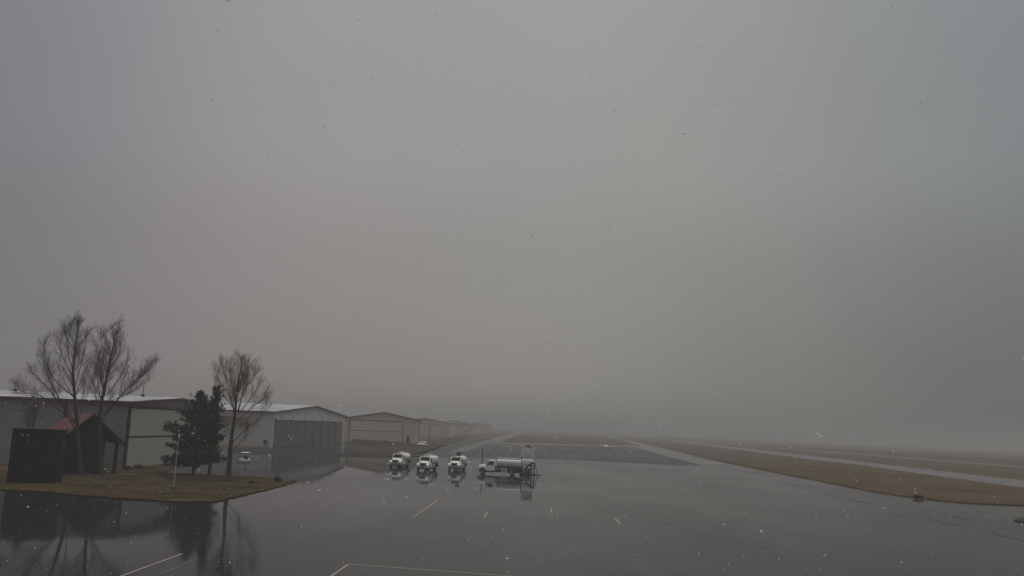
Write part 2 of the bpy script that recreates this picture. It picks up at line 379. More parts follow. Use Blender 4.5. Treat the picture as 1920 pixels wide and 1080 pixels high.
# ------------------------------------------------------------------ painted lines, cracks
line('apron_line', (200,1090), (342,1038.5), .10)
line('apron_line', (300,1077), (372,1046.5), .09, M['paint_worn'])
line('apron_line', (372,1046.5), (432,1050), .09, M['paint_worn'])
line('apron_line', (596,1098), (653,1058), .10)
line('apron_line', (653,1058), (960,1081), .10, z=.018)
line('apron_line', (773,971), (822,937), .10)
line('apron_line', (908,970), (914,960), .10)
line('apron_line', (1035,962), (1033,952), .10)
line('apron_line', (1163,983), (1153,972), .10)
line('apron_line', (1270,975), (1255,965), .14, M['paint_worn'])
line('apron_line', (800,972), (1192,991), .12, M['paint_worn'], z=.010)
line('apron_line', (1192,991), (1475,1010), .12, M['paint_worn'], z=.010)
line('apron_line', (1568,977), (1707,1022), .12, M['paint_worn'])
line('apron_line', (1450,1008), (1707,1022), .10, M['paint_worn'], z=.010)
for p, q, wd in (((1545,925),(1632,946),.26), ((1740,973.5),(1795,986.5),.22), ((1855,999),(1950,1022),.26), ((1445,898),(1520,917),.18), ((1800,961),(1860,960),.2),
               ((1792,968),(1812,975),.3), ((1670,965),(1700,969),.3), ((175,1013),(275,997),.16), ((575,893),(625,890),.4)):
    line('pavement_crack', p, q, wd, M['seal'], .012)
for k in range(12):       # tie-down rows painted on the dark asphalt
    x = 905+k*24
    p0 = (x+(x-995)*.10, 857.5+(x-960)*.03); p1 = (x+(x-995)*-.18, 841+(x-960)*.012)
    line('tie_down_line', p0, p1, .15, M['paint_worn'], .0145)
line('tie_down_line', (905,832.6), (1000,834.2), 1.2, M['paint_worn'], .013)
line('lane_edge_line', (795,858), (1280,874.5), .3, M['paint_worn'], .0155)

# ------------------------------------------------------------------ hangars
def hangar(name, label, p0, p1, depth, he, hr, walls, roof, trim, group='aircraft hangars along the apron', over=.5):
    ex = (p1-p0); W = ex.length; rz = math.atan2(ex.y, ex.x)
    root = thing(name, label, 'hangar', (p0.x, p0.y, 0), rz, group)
    s = (hr-he)/(W/2)
    b = MB(); b.prism([(0,-.3),(W,-.3),(W,he),(W/2,hr),(0,he)], 'y', 0, depth); b.build('wall', walls, root)
    zl = he-over*s
    r_ = MB(); r_.prism([(-over,zl+.03),(W/2,hr+.03),(W+over,zl+.03),(W+over,zl+.28),(W/2,hr+.28),(-over,zl+.28)], 'y', -over, depth+over)
    rf = r_.build('roof', roof, root)
    t = MB()
    for y0, y1 in ((-over-.14, -over-.004),):
        t.prism([(-over-.1,zl-.22),(W/2,hr-.22),(W+over+.1,zl-.22),(W+over+.1,zl+.20),(W/2,hr+.20),(-over-.1,zl+.20)], 'y', y0, y1)
    t.box(-over-.12, -over-.004, -over-.002, depth+over, zl-.22, zl+.20)
    t.box(W+over+.004, W+over+.12, -over-.002, depth+over, zl-.22, zl+.20)
    t.build('fascia', trim, root)
    return root, W, rf
def X_on(px, p0, p1):
    """local x on the gable line p0-p1 at an image column (ray-plane intersection through the ground line)"""
    d = fwd + cr*((px-960)/F_PX) + cu*((540-840)/F_PX)
    # 2D intersection of t*(dx,dy) with p0+s*(p1-p0)
    e = p1-p0
    den = d.x*e.y-d.y*e.x
    s = (d.x*(-p0.y)-d.y*(-p0.x))/den
    return s*e.length

# first hangar: grey, bifold door
p0, p1 = at(227,880), at(399,861.6)
h1, W1, rf = hangar('hangar', 'long grey hangar behind the cabin with dark red eaves and wide two-leaf door', p0, p1, 78, 10.25, 11.45, M['h1wall'], M['snowroof'], M['redtrim'])
d0, d1 = .9, W1-1.2
b = MB(); b.box(d0+.3, d1-.3, -.13, -.01, .1, 4.78); b.box(d0+.3, d1-.3, -.13, -.01, 5.06, 9.45); dr = b.build('door', M['h1door'], h1)
b = MB(); b.box(d0-.55, d0+.26, -.22, -.01, 0, 9.8); b.box(d1-.26, d1+.2, -.22, -.01, 0, 9.8); b.box(d0+.262, d1-.262, -.22, -.01, 9.49, 9.8); b.box(d0+.262, d1-.262, -.15, -.012, 4.782, 5.058)
b.build('door_frame', M['darktrim'], dr)
b = MB(); b.box(-.02, W1+.02, -.06, -.008, 9.82, 10.2); b.build('gable_panel', M['redpanel'], h1)
for yy in (9.5, 33, 56):
    b = MB(); b.box(-.14, -.01, yy, yy+.34, 0, 10.0); b.build('downspout', M['darktrim'], h1)
for yy in (6.0, 29.0):
    b = MB(); b.lathe([(11.3,.25),(11.8,.25),(11.82,.45),(11.95,.45),(12.05,.1)], 'z', (W1/2-1.5, yy, 0), 12); b.tube([(W1/2-1.5,yy,12.0),(W1/2-1.5,yy,13.9)], .05, 5); b.build('roof_vent', M['darktrim'], h1)
# second hangar: white with slate sliding door
p0, p1 = at(507,838.3), at(645,828.8)
h2, W2, rf = hangar('hangar', 'white hangar with dark red eaves and large slate grey sliding door', p0, p1, 62, 10.4, 13.35, M['h2wall'], M['snowroof'], M['redtrim'])
x0, x1 = X_on(511.5, p0, p1), X_on(637, p0, p1)
b = MB(); npan = 8
xs = [x0+(x1-x0)*k/npan for k in range(npan+1)]
for k in range(npan):
    off = .0 if (k % 2 == 0 or k < 4) else .22
    b.box(xs[k]+.03, xs[k+1]-.03, -.32-off, -.12-off, .05, 8.2+.002*k)
dr = b.build('door', M['h2door'], h2)
for k in range(2, npan):
    b = MB(); b.box(xs[k]-(.08 if k < 4 else .3), xs[k]+(.08 if k < 4 else .3), -.60, -.545, .05, 8.1); b.build('door_seam', M['darktrim'], dr)
b = MB(); b.box(x0-.6, x1+.6, -.75, -.02, 8.25, 8.75); b.build('door_header', M['h2wall'], h2)
for k in range(7):
    xx = x0+(x1-x0)*(k+.5)/7
    b = MB(); b.box(xx-.25, xx+.25, -.5, -.02, 8.752, 9.25); b.build('door_bracket', M['grey'], h2)
b = MB(); b.box(-.9, -.012, 1.2, 2.0, .9, 2.1); b.build('wall_box', M['black'], h2)
b = MB(); b.box(-1.6, -.012, 7.5, 19.0, 6.5, 8.6); b.build('awning', M['redpanel'], h2)
# third hangar: beige, faces up the apron
p0, p1 = at(646,827.5), at(785,832)
h3, W3, rf = hangar('hangar', 'beige hangar facing the camera with closed two-leaf door and a dark side door', p0, p1, 55, 10.0, 12.9, M['h3wall'], M['greyroof'], M['redtrim'])
x0, x1 = X_on(653, p0, p1), X_on(752, p0, p1)
b = MB(); b.box(x0, x1, -.15, -.012, .1, 4.7); b.box(x0, x1, -.15, -.012, 4.95, 9.0); dr = b.build('door', M['h3wall'], h3)
b = MB(); b.box(x0-.35, x0-.002, -.25, -.012, 0, 9.4); b.box(x1+.002, x1+.35, -.25, -.012, 0, 9.4); b.box(x0, x1, -.25, -.012, 9.02, 9.4); b.box(x0, x1, -.10, -.014, 4.702, 4.948)
b.build('door_frame', M['brown'], dr)
xp = X_on(764, p0, p1)
b = MB(); b.box(xp-.7, xp+.7, -.1, -.012, 0, 3.3); b.build('side_door', M['darktrim'], h3)
b = MB(); b.box(W3-.2, W3+.06, -.06, .2, 0, 9.4); b.build('downspout', M['brown'], h3)
def far_hangar(label, pr, wid, dep, he, hr):
    p1 = at(*pr); p0 = p1+Vector((-wid, 0, 0))
    r_, W, _ = hangar('hangar', label, p0, p1, dep, he, hr, M['h3wall'], M['greyroof'], M['brown'])
    b = MB(); b.box(W*.2, W*.8, -.15, -.012, .1, 4.6); b.box(W*.2, W*.8, -.15, -.012, 4.8, 8.4); d_ = b.build('door', M['h3wall'], r_)
    b = MB(); b.box(W*.2-.3, W*.2-.002, -.22, -.012, 0, 8.8); b.box(W*.8+.002, W*.8+.3, -.22, -.012, 0, 8.8); b.box(W*.2, W*.8, -.22, -.012, 8.42, 8.8); b.build('door_frame', M['brown'], d_)
    return r_
far_hangar('hazy beige hangar just beyond the one with the dark side door', (843,819.5), 34, 60, 9.8, 12.6)
far_hangar('faint hangar in the fog, second last of the row', (886,815.5), 36, 70, 9.6, 12.6)
far_hangar('palest hangar, last of the row before the fog swallows it', (921,812), 40, 80, 9.8, 13)

# ------------------------------------------------------------------ cabin and timber wing
ctr = at(159,889); rz = R(40)          # gable width direction azimuth 50 deg from north
cab = thing('cabin', 'dark timber cabin with steep red metal roof and open side porch', 'cabin', ctr, rz)
# local: x along the gable (left to right), y back-left
GW, D, he, hr = 8.4, 9.5, 4.3, 8.25
b = MB(); b.prism([(-4.0,-.2),(2.3,-.2),(2.3,he+1.9),(0,hr-.25),(-4.0,he+.15)], 'y', 0, D); b.build('wall', M['timber'], cab)
b = MB(); b.prism([(-4.9,he-.55),(0,hr-.1),(0,hr+.12),(-4.9,he-.33)], 'y', -1.2, D+.6); b.prism([(.004,hr-.1),(4.45,he-.06),(4.45,he+.16),(.004,hr+.12)], 'y', -1.2, D+.6)
b.build('roof', M['redroof'], cab)
b = MB(); b.prism([(-4.95,he-.85),(0,hr-.35),(4.5,he-.36),(4.5,he+.2),(0,hr+.16),(-4.95,he-.30)], 'y', -1.4, -1.204); b.build('bargeboard', M['post'], cab)
for px_, py_ in ((3.7,-.6),(3.7,8.8),(-3.9,-.9)):
    b = MB(); b.box(px_-.2, px_+.2, py_-.2, py_+.2, 0, he+.15); b.build('porch_post', M['post'], cab)
b = MB(); b.box(3.52, 3.9, -1.1, D+.4, he+.16, he+.42); b.build('porch_beam', M['post'], cab)
for (xa, xb, za, zb) in ((-2.9,-1.5,1.0,2.4),(.2,1.6,1.0,2.4),(-.7,.7,4.9,6.1)):
    b = MB(); b.box(xa-.1, xb+.1, -.09, -.01, za-.1, zb+.1); wf = b.build('window', M['post'], cab)
    b = MB(); b.box(xa, xb, -.12, -.094, za, zb); b.build('pane', M['glass'], wf)
b = MB(); b.box(-1.1, -.1, -.1, -.01, .1, 2.3); b.build('door', M['post'], cab)
wl, wr = at(13,907), at(106,909)
e = wr-wl
wing = thing('timber_shed', 'flat-topped dark plank shed at the left end of the red-roofed cabin', 'shed', wl, math.atan2(e.y, e.x))
WW = e.length
b = MB(); b.box(0, WW, 0, 2.8, -.1, 6.25); b.build('wall', M['timber'], wing)
b = MB(); b.box(-.15, WW+.15, -.2, 2.95, 6.255, 6.43); b.build('roof', M['post'], wing)
b = MB(); b.box(WW*.3, WW*.3+1.1, -.08, -.01, 0, 2.2); b.build('door', M['post'], wing)
for xx in (.6, WW-2.0):
    b = MB(); b.box(xx, xx+1.3, -.08, -.01, 1.0, 2.3); b.build('window', M['glass'], wing)
b = MB()
for k in range(6): b.box(WW*k/5-.08, WW*k/5+.08, -.06, -.008, .05, 6.2)
b.build('batten', M['post'], wing)

# ------------------------------------------------------------------ trees
def px_to_tree(base, px, py, dy):
    """image point on the vertical plane at the tree's distance -> local offset"""
    if py < 770: py += (770-py)*.12
    d = fwd + cr*((px-960)/F_PX) + cu*((540-py)/F_PX)
    t = base.y/d.y
    return Vector((d.x*t-base.x, dy, CAM_H+d.z*t))
def bare_tree(label, base_px, trunk, limbs, r_base, seed, twig, name='bare_tree', group='bare trees on the grass island'):
    rnd = random.Random(seed); base = at(*base_px); base.z = .1
    root = thing(name, label, 'tree', base, 0, group)
    tk = MB(); cw = MB()
    def smooth(pts, n=4):
        out = []
        for i in range(len(pts)-1):
            a = pts[max(i-1,0)]; b = pts[i]; c = pts[i+1]; d = pts[min(i+2,len(pts)-1)]
            for k in range(n):
                t = k/n
                out.append(.5*((2*b)+(c-a)*t+(2*a-5*b+4*c-d)*t*t+(3*b-a-3*c+d)*t**3))
        return out+[pts[-1]]
    def branch(p, d, ln, r, lvl):
        n = 5 if lvl < 3 else 3
        pts = [p]; dd = d.normalized(); cur = p
        for k in range(n):
            dd = (dd+Vector((rnd.uniform(-.16,.16), rnd.uniform(-.16,.16), rnd.uniform(-.06,.20)))).normalized()
            cur = cur+dd*(ln/n); pts.append(cur)
        cw.tube(pts, [r*(1-.75*k/n) for k in range(n+1)], 4 if lvl < 3 else 3, False)
        if lvl >= 4: return
        cnt = int(3+ln*2.4) if lvl == 2 else rnd.randint(3, 5)
        for q in range(cnt):
            t = rnd.uniform(.15, 1.0); i = min(int(t*n), n-1)
            o = pts[i].lerp(pts[i+1], t*n-i); tan = (pts[i+1]-pts[i]).normalized()
            side = tan.cross(Vector((rnd.uniform(-1,1), rnd.uniform(-1,1), rnd.uniform(-1,1)))).normalized()
            a = rnd.uniform(.35, .8)
            branch(o, tan*math.cos(a)+side*math.sin(a)+Vector((0,0,.22)), ln*rnd.uniform(.30,.55)*(1.1-.4*t), max(.0048, r*.6), lvl+1)
    tp = smooth([px_to_tree(base, x, y, 0) for x, y in trunk])
    tp[0] = Vector((0,0,-.2)); n = len(tp)
    rad = [r_base*(1-.93*(k/(n-1))**.8) for k in range(n)]; rad[0] *= 1.35
    tk.tube(tp, rad, 8)
    allp = [(tp, rad, .45)]
    ls = []
    for lb in limbs:
        dz = rnd.choice((-1,1))*rnd.uniform(.3, 1.0); m_ = len(lb)
        ls.append([px_to_tree(base, x, y, dz*2.2*(k/(m_-1))) for k, (x, y) in enumerate(lb)])
    # limbs that grow towards and away from the camera
    H = tp[-1].z
    for k in range(7):
        t = rnd.uniform(.3, .75); i = int(t*(n-1)); o = tp[i]; s = 1 if k % 2 else -1
        ln = H*rnd.uniform(.18,.30)
        ls.append([o, o+Vector((rnd.uniform(-.25,.25)*ln, s*ln*.3, ln*.45)), o+Vector((rnd.uniform(-.4,.4)*ln, s*ln*.55, ln*1.0))])
    for lp in ls:
        lp = smooth(lp); m_ = len(lp)
        ln = sum((lp[k+1]-lp[k]).length for k in range(m_-1))
        r1 = min(r_base*.30, .014+ln*.0072)
        rd = [r1*(1-.85*k/(m_-1)) for k in range(m_)]
        tk.tube(lp, rd, 6); allp.append((lp, rd, .18))
    for lp, rd, t0 in allp:
        m_ = len(lp); ln = sum((lp[k+1]-lp[k]).length for k in range(m_-1))
        cnt = int(11+ln*3.0)
        for q in range(cnt):
            t = t0+(.97-t0)*rnd.random()**.9; i = min(int(t*(m_-1)), m_-2)
            o = lp[i].lerp(lp[i+1], t*(m_-1)-i); tan = (lp[i+1]-lp[i]).normalized()
            side = tan.cross(Vector((rnd.uniform(-1,1), rnd.uniform(-1,1), rnd.uniform(-1,1)))).normalized()
            a = rnd.uniform(.3, .75)
            branch(o, tan*math.cos(a)+side*math.sin(a)+Vector((0,0,.2)), min(3.3, 1.0+ln*rnd.uniform(.12,.34))*(1.25-.9*t), max(.008, min(.015, rd[i]*.32)), 2)
    tk.build('trunk', M['bark'], root, smooth=True)
    cw.build('crown', twig, root)
    return root
bare_tree('tall bare tree with dark twigs rising from behind the shed end of the cabin', (152,893),
    [(152,893),(147,830),(140,745),(137,690),(140,640),(146,600),(147,591)],
    [[(146,815),(108,755),(65,705),(42,686)], [(146,800),(105,740),(82,690),(70,655)], [(141,745),(100,700),(88,650),(92,622)], [(137,700),(115,660),(106,620),(117,594)],
     [(137,690),(128,640),(128,612),(125,592)], [(142,740),(158,700),(166,668)], [(148,790),(162,735),(168,708)], [(140,720),(150,650),(149,604)], [(147,800),(80,740),(55,735),(42,715)]], .34, 11, M['twig'])
bare_tree('tall bare tree leaning outward over the porch side of the cabin', (190,894),
    [(190,894),(187,800),(188,770),(196,720),(205,670),(215,620),(222,595)],
    [[(193,735),(190,690),(178,650),(172,622)], [(190,760),(179,690),(182,645)], [(196,740),(208,690),(230,655),(240,620)], [(190,790),(225,740),(258,700),(279,662)],
     [(192,780),(240,720),(266,690),(287,665)], [(200,740),(235,690),(250,650)], [(205,680),(222,640),(236,608)], [(190,775),(176,740),(166,705)], [(200,755),(250,730),(282,706)]], .36, 12, M['twig'])
bare_tree('rounder bare tree with reddish twigs just right of the dark pines', (428,894),
    [(428,894),(433,830),(440,780),(444,730),(450,690),(455,664)],
    [[(440,775),(428,740),(405,700),(399,678)], [(440,780),(430,720),(424,690),(424,662)], [(442,760),(436,700),(440,667)], [(446,770),(458,720),(465,690),(468,662)],
     [(446,775),(462,725),(480,695),(487,667)], [(447,780),(478,735),(495,708)], [(445,790),(480,760),(500,745),(508,726)], [(436,830),(465,803),(495,778),(503,750)],
     [(437,825),(420,800),(414,780)], [(434,850),(455,820),(475,800)], [(441,770),(415,735),(402,705)]], .40, 13, M['twigred'])
bare_tree('small thin bare tree against the grey hangar wall behind the shed', (60,884),
    [(60,884),(62,820),(63,770),(64,738)], [[(62,820),(56,780),(54,755)], [(62,810),(70,775),(72,752)]], .12, 14, M['twig'], group='bare trees on the grass island')

def pine(label, base_px, h, prof, seed, nbr, zmin, brown=0.0):
    rnd = random.Random(seed); base = at(*base_px); base.z = .1
    root = thing('pine_tree', label, 'tree', base, 0, 'dark pines on the grass island')
    t = MB(); t.tube([(0,0,-.2),(.1,.05,h*.4),(.0,.1,h*.8),(.05,0,h*.97)], [.27,.2,.1,.03], 8)
    c = MB()
    def W_(f):
        for (a, wa), (b, wb) in zip(prof, prof[1:]):
            if a <= f <= b: return wa+(wb-wa)*(f-a)/(b-a)
        return prof[-1][1]
    def tuft(p, r):
        c.cur = 2 if rnd.random() < .014 and p.z > 1 else (1 if brown and rnd.random() < brown*max(0, (p.z/h-.45)*2) else 0)
        for k in range(13):
            d = Vector((rnd.gauss(0,1), rnd.gauss(0,1), rnd.gauss(.35,.8))).normalized()
            s = d.orthogonal().normalized()*r*rnd.uniform(.10,.22); L_ = r*rnd.uniform(.7,1.35)
            if c.cur == 2: d.z = abs(d.z)*.3; L_ *= .6
            c.add([p-s, p+s, p+d*L_+s*.3, p+d*L_-s*.3], [(0,1,2,3)])
    for k in range(nbr):
        f = zmin+(1-zmin)*((k+rnd.random())/nbr)
        th = rnd.uniform(0, 2*math.pi); ln = W_(f)*rnd.choice((rnd.uniform(.45,.8), rnd.uniform(.85,1.2)))
        z0 = f*h; up = rnd.uniform(.05,.45) if f > .3 else rnd.uniform(-.2,.2)
        a = Vector((0,0,z0-.15*ln)); b = Vector((math.cos(th)*ln, math.sin(th)*ln, z0+up*ln))
        t.tube([a, a.lerp(b,.5)+Vector((0,0,-.08*ln)), b], [.06,.04,.015], 4, False)
        n = max(3, int(ln*4.2))
        for q in range(n):
            s = rnd.uniform(.25, 1.0)
            p = a.lerp(b, s)+Vector((rnd.gauss(0,.22), rnd.gauss(0,.22), rnd.gauss(.05,.16)))
            tuft(p, rnd.uniform(.26,.46))
    t.build('trunk', M['bark'], root, smooth=True)
    c.build('crown', [M['needle'], M['needle_b'], M['snow']], root)
    return root
pine('broad dark pine with a full bushy crown beside the slim pale pole', (362,889), 12.1, [(0,.3),(.08,4.4),(.18,4.9),(.32,4.7),(.42,4.2),(.52,4.3),(.66,2.9),(.78,2.1),(.90,1.1),(1,.25)], 21, 190, .13)
pine('slimmer dark pine with browned tip, touching the reddish bare tree', (392,891), 12.9, [(0,.3),(.12,1.2),(.4,1.3),(.6,1.1),(.8,.9),(.93,.8),(1,.3)], 22, 130, .2, .9)

def shrub(label, px, w_, h, seed, m_, group=None, name='shrub', n=90):
    rnd = random.Random(seed); b = at(*px); b.z = .02; mb = MB()
    for k in range(n):
        th = rnd.uniform(0, 2*math.pi); r = rnd.random()**.6*w_/2; hh = h*rnd.uniform(.5,1)*(1-.45*(r/(w_/2))**2)
        p = Vector((math.cos(th)*r*.4, math.sin(th)*r*.4, 0)); q = Vector((math.cos(th)*r, math.sin(th)*r, hh))
        mid = p.lerp(q,.5)+Vector((rnd.uniform(-.08,.08), rnd.uniform(-.08,.08), .05))
        mb.tube([p, mid, q], [.022,.018,.008], 3, False)
        for j in range(5):
            o = mid.lerp(q, rnd.random()); d = Vector((rnd.uniform(-1,1), rnd.uniform(-1,1), rnd.uniform(.2,1))).normalized()*h*.22
            s = d.orthogonal().normalized()*.025
            mb.add([o-s, o+s, o+d], [(0,1,2)])
    o = mb.build(name, m_); o.location = b
    return tag(o, label, 'shrub', group)
shrub('low narrow reddish shrub at the foot of the dark hangar door frame', (238,882), 1.7, .8, 31, M['shrub'], 'leafless shrubs on the grass')
shrub('wider of the two reddish shrubs, in front of the pale hangar door', (260,881), 2.2, .9, 32, M['shrub'], 'leafless shrubs on the grass')
shrub('small round shrub alone on the tip of the grass island', (520,904), 1.2, .85, 33, M['shrub'], 'leafless shrubs on the grass')
shrub('tiny dark shrub on the island lawn near the bare reddish tree', (472,908), 1.0, .45, 34, M['dark_brown'], 'leafless shrubs on the grass')
shrub('low dark bush on the edge of the wide brown verge across the apron', (1721,935), 1.9, .75, 35, M['dark_brown'], 'leafless shrubs on the grass', n=140)

# ------------------------------------------------------------------ slim pole, lamp mast, dark post
b0 = at(325,920); b0.z = .12
o = thing('slim_pole', 'slim pale bare pole standing on the lawn in front of the pines', 'pole', b0)
b = MB(); b.tube([(0,0,0),(0,0,3.2),(0,0,6.7)], [.048,.042,.03], 8); b.build('shaft', M['pole'], o)
b = MB(); b.lathe([(0,.16),(.12,.16),(.16,.07),(.3,.065)], 'z'); b.build('foot', M['black'], o)
b = MB(); b.lathe([(6.69,.03),(6.74,.07),(6.80,.07),(6.85,.02)], 'z', n=10); b.build('finial', M['pole'], o)
b0 = at(805,824.5)
o = thing('light_mast', 'dark floodlight mast in front of the beige hangar side', 'lamp post', b0)
b = MB(); b.tube([(0,0,0),(0,0,6.6)], [.32,.22], 8); b.build('mast', M['brown'], o)
b = MB(); b.box(-.8, .2, -.3, .3, 6.3, 6.9); b.box(.5, 1.3, -.3, .3, 6.9, 7.3); b.box(.2, .5, -.1, .1, 6.6, 7.0); b.build('lamp_head', M['brown'], o)
b0 = at(903.5,884)
o = thing('marker_post', 'thin black post standing behind the silver tanker cab', 'post', b0)
b = MB(); b.tube([(0,0,0),(0,0,2.6),(0,0,4.4)], [.10,.09,.085], 8); b.build('shaft', M['black'], o)
b = MB(); b.box(-.25,.25,-.25,.25,0,.15); b.build('foot', M['grey'], o)

# ------------------------------------------------------------------ trucks
def wheel(root, x, y, r, wd, outer):
    s = 1 if outer > 0 else -1
    b = MB(); b.lathe([(-wd/2,r*.62),(-wd/2,r*.93),(-wd/2+.05,r),(wd/2-.05,r),(wd/2,r*.93),(wd/2,r*.62)], 'x', (x,y,r), 22)
    t = b.build('wheel', M['tyre'], root, smooth=True)
    b = MB(); xo = x+s*(wd/2)
    b.lathe([(xo-s*.10-x,r*.60),(xo+s*.004-x,r*.60),(xo+s*.004-x,r*.52),(xo-s*.05-x,r*.42),(xo-s*.05-x,r*.22),(xo+s*.05-x,r*.16),(xo+s*.05-x,.02)], 'x', (x,y,r), 18)
    b.build('rim', M['rim'], t, smooth=True)
def fuel_truck(label, loc, rz, tank_mat, style, group='fuel trucks parked on the apron'):
    root = thing('fuel_truck', label, 'truck', loc, rz, group)
    W = M['white']
    # chassis
    b = MB()
    for x in (-.42, .42): b.box(x-.06, x+.06, -3.6, 4.0, .72, .98)
    for y in (-3.4,-1.2,.6,2.4,3.8): b.box(-.36, .36, y-.06, y+.06, .78, .92)
    b.box(-.80, .80, -3.95, -1.25, .40, .70); b.box(-.56, .56, -1.2, 3.9, .42, .70)
    b.tube([(-1.0,-3.3,.5),(1.0,-3.3,.5)], .09, 8); b.tube([(-.9,2.3,.5),(.9,2.3,.5)], .12, 8)
    b.build('chassis', M['chassis'], root)
    # hood and cab
    b = MB(); b.rings([rrect(-4.12,1.30,.92,1.42,.14), rrect(-4.05,1.46,.86,1.58,.16), rrect(-3.5,1.66,.86,1.74,.2), rrect(-2.64,1.92,.86,1.88,.2)])
    hd = b.build('hood', W, root, smooth=True)
    for s in (-1, 1):
        arch = [(-3.35+.66*math.cos(R(t)), .52+.66*math.sin(R(t))) for t in range(170, 9, -16)]
        prof = [(-4.14,.62),(-4.2,.9),(-4.12,1.2),(-3.9,1.36),(-3.4,1.44),(-2.85,1.40),(-2.62,1.28),(-2.62,.62)]+arch[::-1]
        b = MB(); b.prism(prof, 'x', s*.70, s*1.20); b.build('fender', W, root, bevel=.05)
        b = MB(); b.rings([rrect(-4.235,.30,.95,1.17,.08,s*.95), rrect(-4.10,.36,.92,1.22,.08,s*.95)]); b.build('headlight', M['lamp'], root, smooth=True)
        b = MB(); b.box(s*1.32-.06, s*1.32+.06, -2.62, -2.48, 1.65, 2.25); mr = b.build('mirror', M['black'], root, bevel=.03)
        b = MB(); b.tube([(s*1.06,-2.5,1.75),(s*1.29,-2.55,1.72),(s*1.29,-2.55,2.2),(s*1.06,-2.5,2.15)], .025, 6); b.build('mirror_arm', M['black'], mr)
    b = MB(); b.prism([(-.50,1.00),(.50,1.00),(.58,1.48),(-.58,1.48)], 'y', -4.16, -4.06); b.build('grille', M['grille'], root)
    b = MB(); b.rings([rrect(-4.42,2.2,.55,.84,.08), rrect(-4.2,2.36,.52,.86,.08)]); b.build('bumper', M['bumper'], root, smooth=True)
    b = MB(); b.prism([(-2.62,.62),(-2.62,1.84),(-2.16,2.52),(-1.98,2.64),(-1.1,2.64),(-.98,2.54),(-.95,.62)], 'x', -1.08, 1.08); cb = b.build('cab', W, root, bevel=.07)
    # windscreen: a slab lying on the sloped front
    n = Vector((0,-.68,.46)).normalized(); q = [Vector((-.96,-2.60,1.90)), Vector((.96,-2.60,1.90)), Vector((.86,-2.22,2.455)), Vector((-.86,-2.22,2.455))]
    b = MB(); b.add([p-n*.02 for p in q]+[p+n*.03 for p in q], [(0,3,2,1),(4,5,6,7),(0,1,5,4),(1,2,6,5),(2,3,7,6),(3,0,4,7)]); b.build('windscreen', M['glass'], root)
    b = MB(); b.box(-.95, .95, -2.30, -2.0, 2.60, 2.72); b.build('visor', W, root, bevel=.04)
    for s in (-1, 1):
        prof = [(-2.42,1.72),(-2.12,2.38),(-1.25,2.38),(-1.25,1.72)]
        b = MB(); b.prism(prof, 'x', s*1.07, s*1.095); b.build('side_window', M['glass'], root)
        b = MB(); b.box(min(s*1.0,s*1.18), max(s*1.0,s*1.18), -2.4, -1.1, .38, .56); b.build('step', M['chassis'], root)
    # marker lights on the roof
    for x in (-.7,-.2,0,.2,.7):
        b = MB(); b.box(x-.05, x+.05, -2.12, -2.02, 2.722, 2.77); b.build('marker_light', M['pink'], root)
    # tank
    y0, y1, zc, hw, hh = -.72, 3.95, 2.0+(.08 if style == 'silver' else 0), 1.15, .76+(.08 if style == 'silver' else 0)
    b = MB(); rs = []
    pw = 2.6 if style != 'box' else 3.6
    for y, k in ((y0,.55),(y0+.05,.86),(y0+.16,.97),(y0+.3,1),(y0+1.5,1),(y0+3,1),(y1-.3,1),(y1-.16,.97),(y1-.05,.86),(y1,.55)):
        ring = []
        for i in range(28):
            t = 2*math.pi*i/28; c_, s_ = math.cos(t), math.sin(t)
            ring.append((hw*k*abs(c_)**(2/pw)*(1 if c_ >= 0 else -1), y, zc+hh*k*abs(s_)**(2/pw)*(1 if s_ >= 0 else -1)))
        rs.append(ring)
    b.rings(rs); tk = b.build('tank', tank_mat, root, smooth=True)
    b = MB(); b.box(-.42, .42, y0+.4, y1-.4, zc+hh+.005, zc+hh+.05); b.build('walkway', M['walk'], tk)
    for yy in (.6, 2.4):
        b = MB(); b.lathe([(zc+hh+.02,.3),(zc+hh+.16,.3),(zc+hh+.2,.26),(zc+hh+.22,.02)], 'z', (0,yy,0), 14)
        b.build('hatch', W if style != 'hatch' else M['chassis'], tk, smooth=True)
    for s in (-1,1):
        b = MB(); b.tube([(s*.62,y0+.3,zc+hh-.03),(s*.62,y0+.3,zc+hh+.20),(s*.62,y1-.3,zc+hh+.20),(s*.62,y1-.3,zc+hh-.03)], .03, 6)
        b.build('rail', W if style != 'silver' else M['paleframe'], tk)
    for yy in (y0+.45, y1-.5):
        b = MB(); b.box(-.55, .55, yy-.12, yy+.12, .985, zc-hh+.08); b.build('saddle', M['chassis'], root)
    if style == 'hatch':
        b = MB(); b.lathe([(-.35,.42),(-.30,.44),(-.29,.22),(.29,.22),(.30,.44),(.35,.42)], 'x', (-.1,1.0,zc+hh+.42), 18); b.build('hose_reel', M['chassis'], root)
    # pump cabinets and mudguards
    for s in (-1, 1):
        x0, x1 = (s*.62, s*1.14) if s > 0 else (s*1.14, s*.62)
        b = MB(); b.box(x0, x1, .3, 1.35, .48, 1.22); cbn = b.build('pump_cabinet', M['white2'], root, bevel=.03)
        b = MB(); xa, xb = (x1+.004, x1+.02) if s > 0 else (x0-.02, x0-.004)
        b.box(xa, xb, .42, 1.22, .58, 1.12); b.build('cabinet_door', M['grey'], cbn)
        arch = [(2.3+.68*math.cos(R(t)), .52+.68*math.sin(R(t))) for t in range(160, 19, -14)]
        arch2 = [(2.3+.63*math.cos(R(t)), .52+.63*math.sin(R(t))) for t in range(20, 161, 14)]
        b = MB(); b.prism(arch+arch2, 'x', min(s*.64,s*1.2), max(s*.64,s*1.2)); b.build('mudguard', M['chassis'], root)
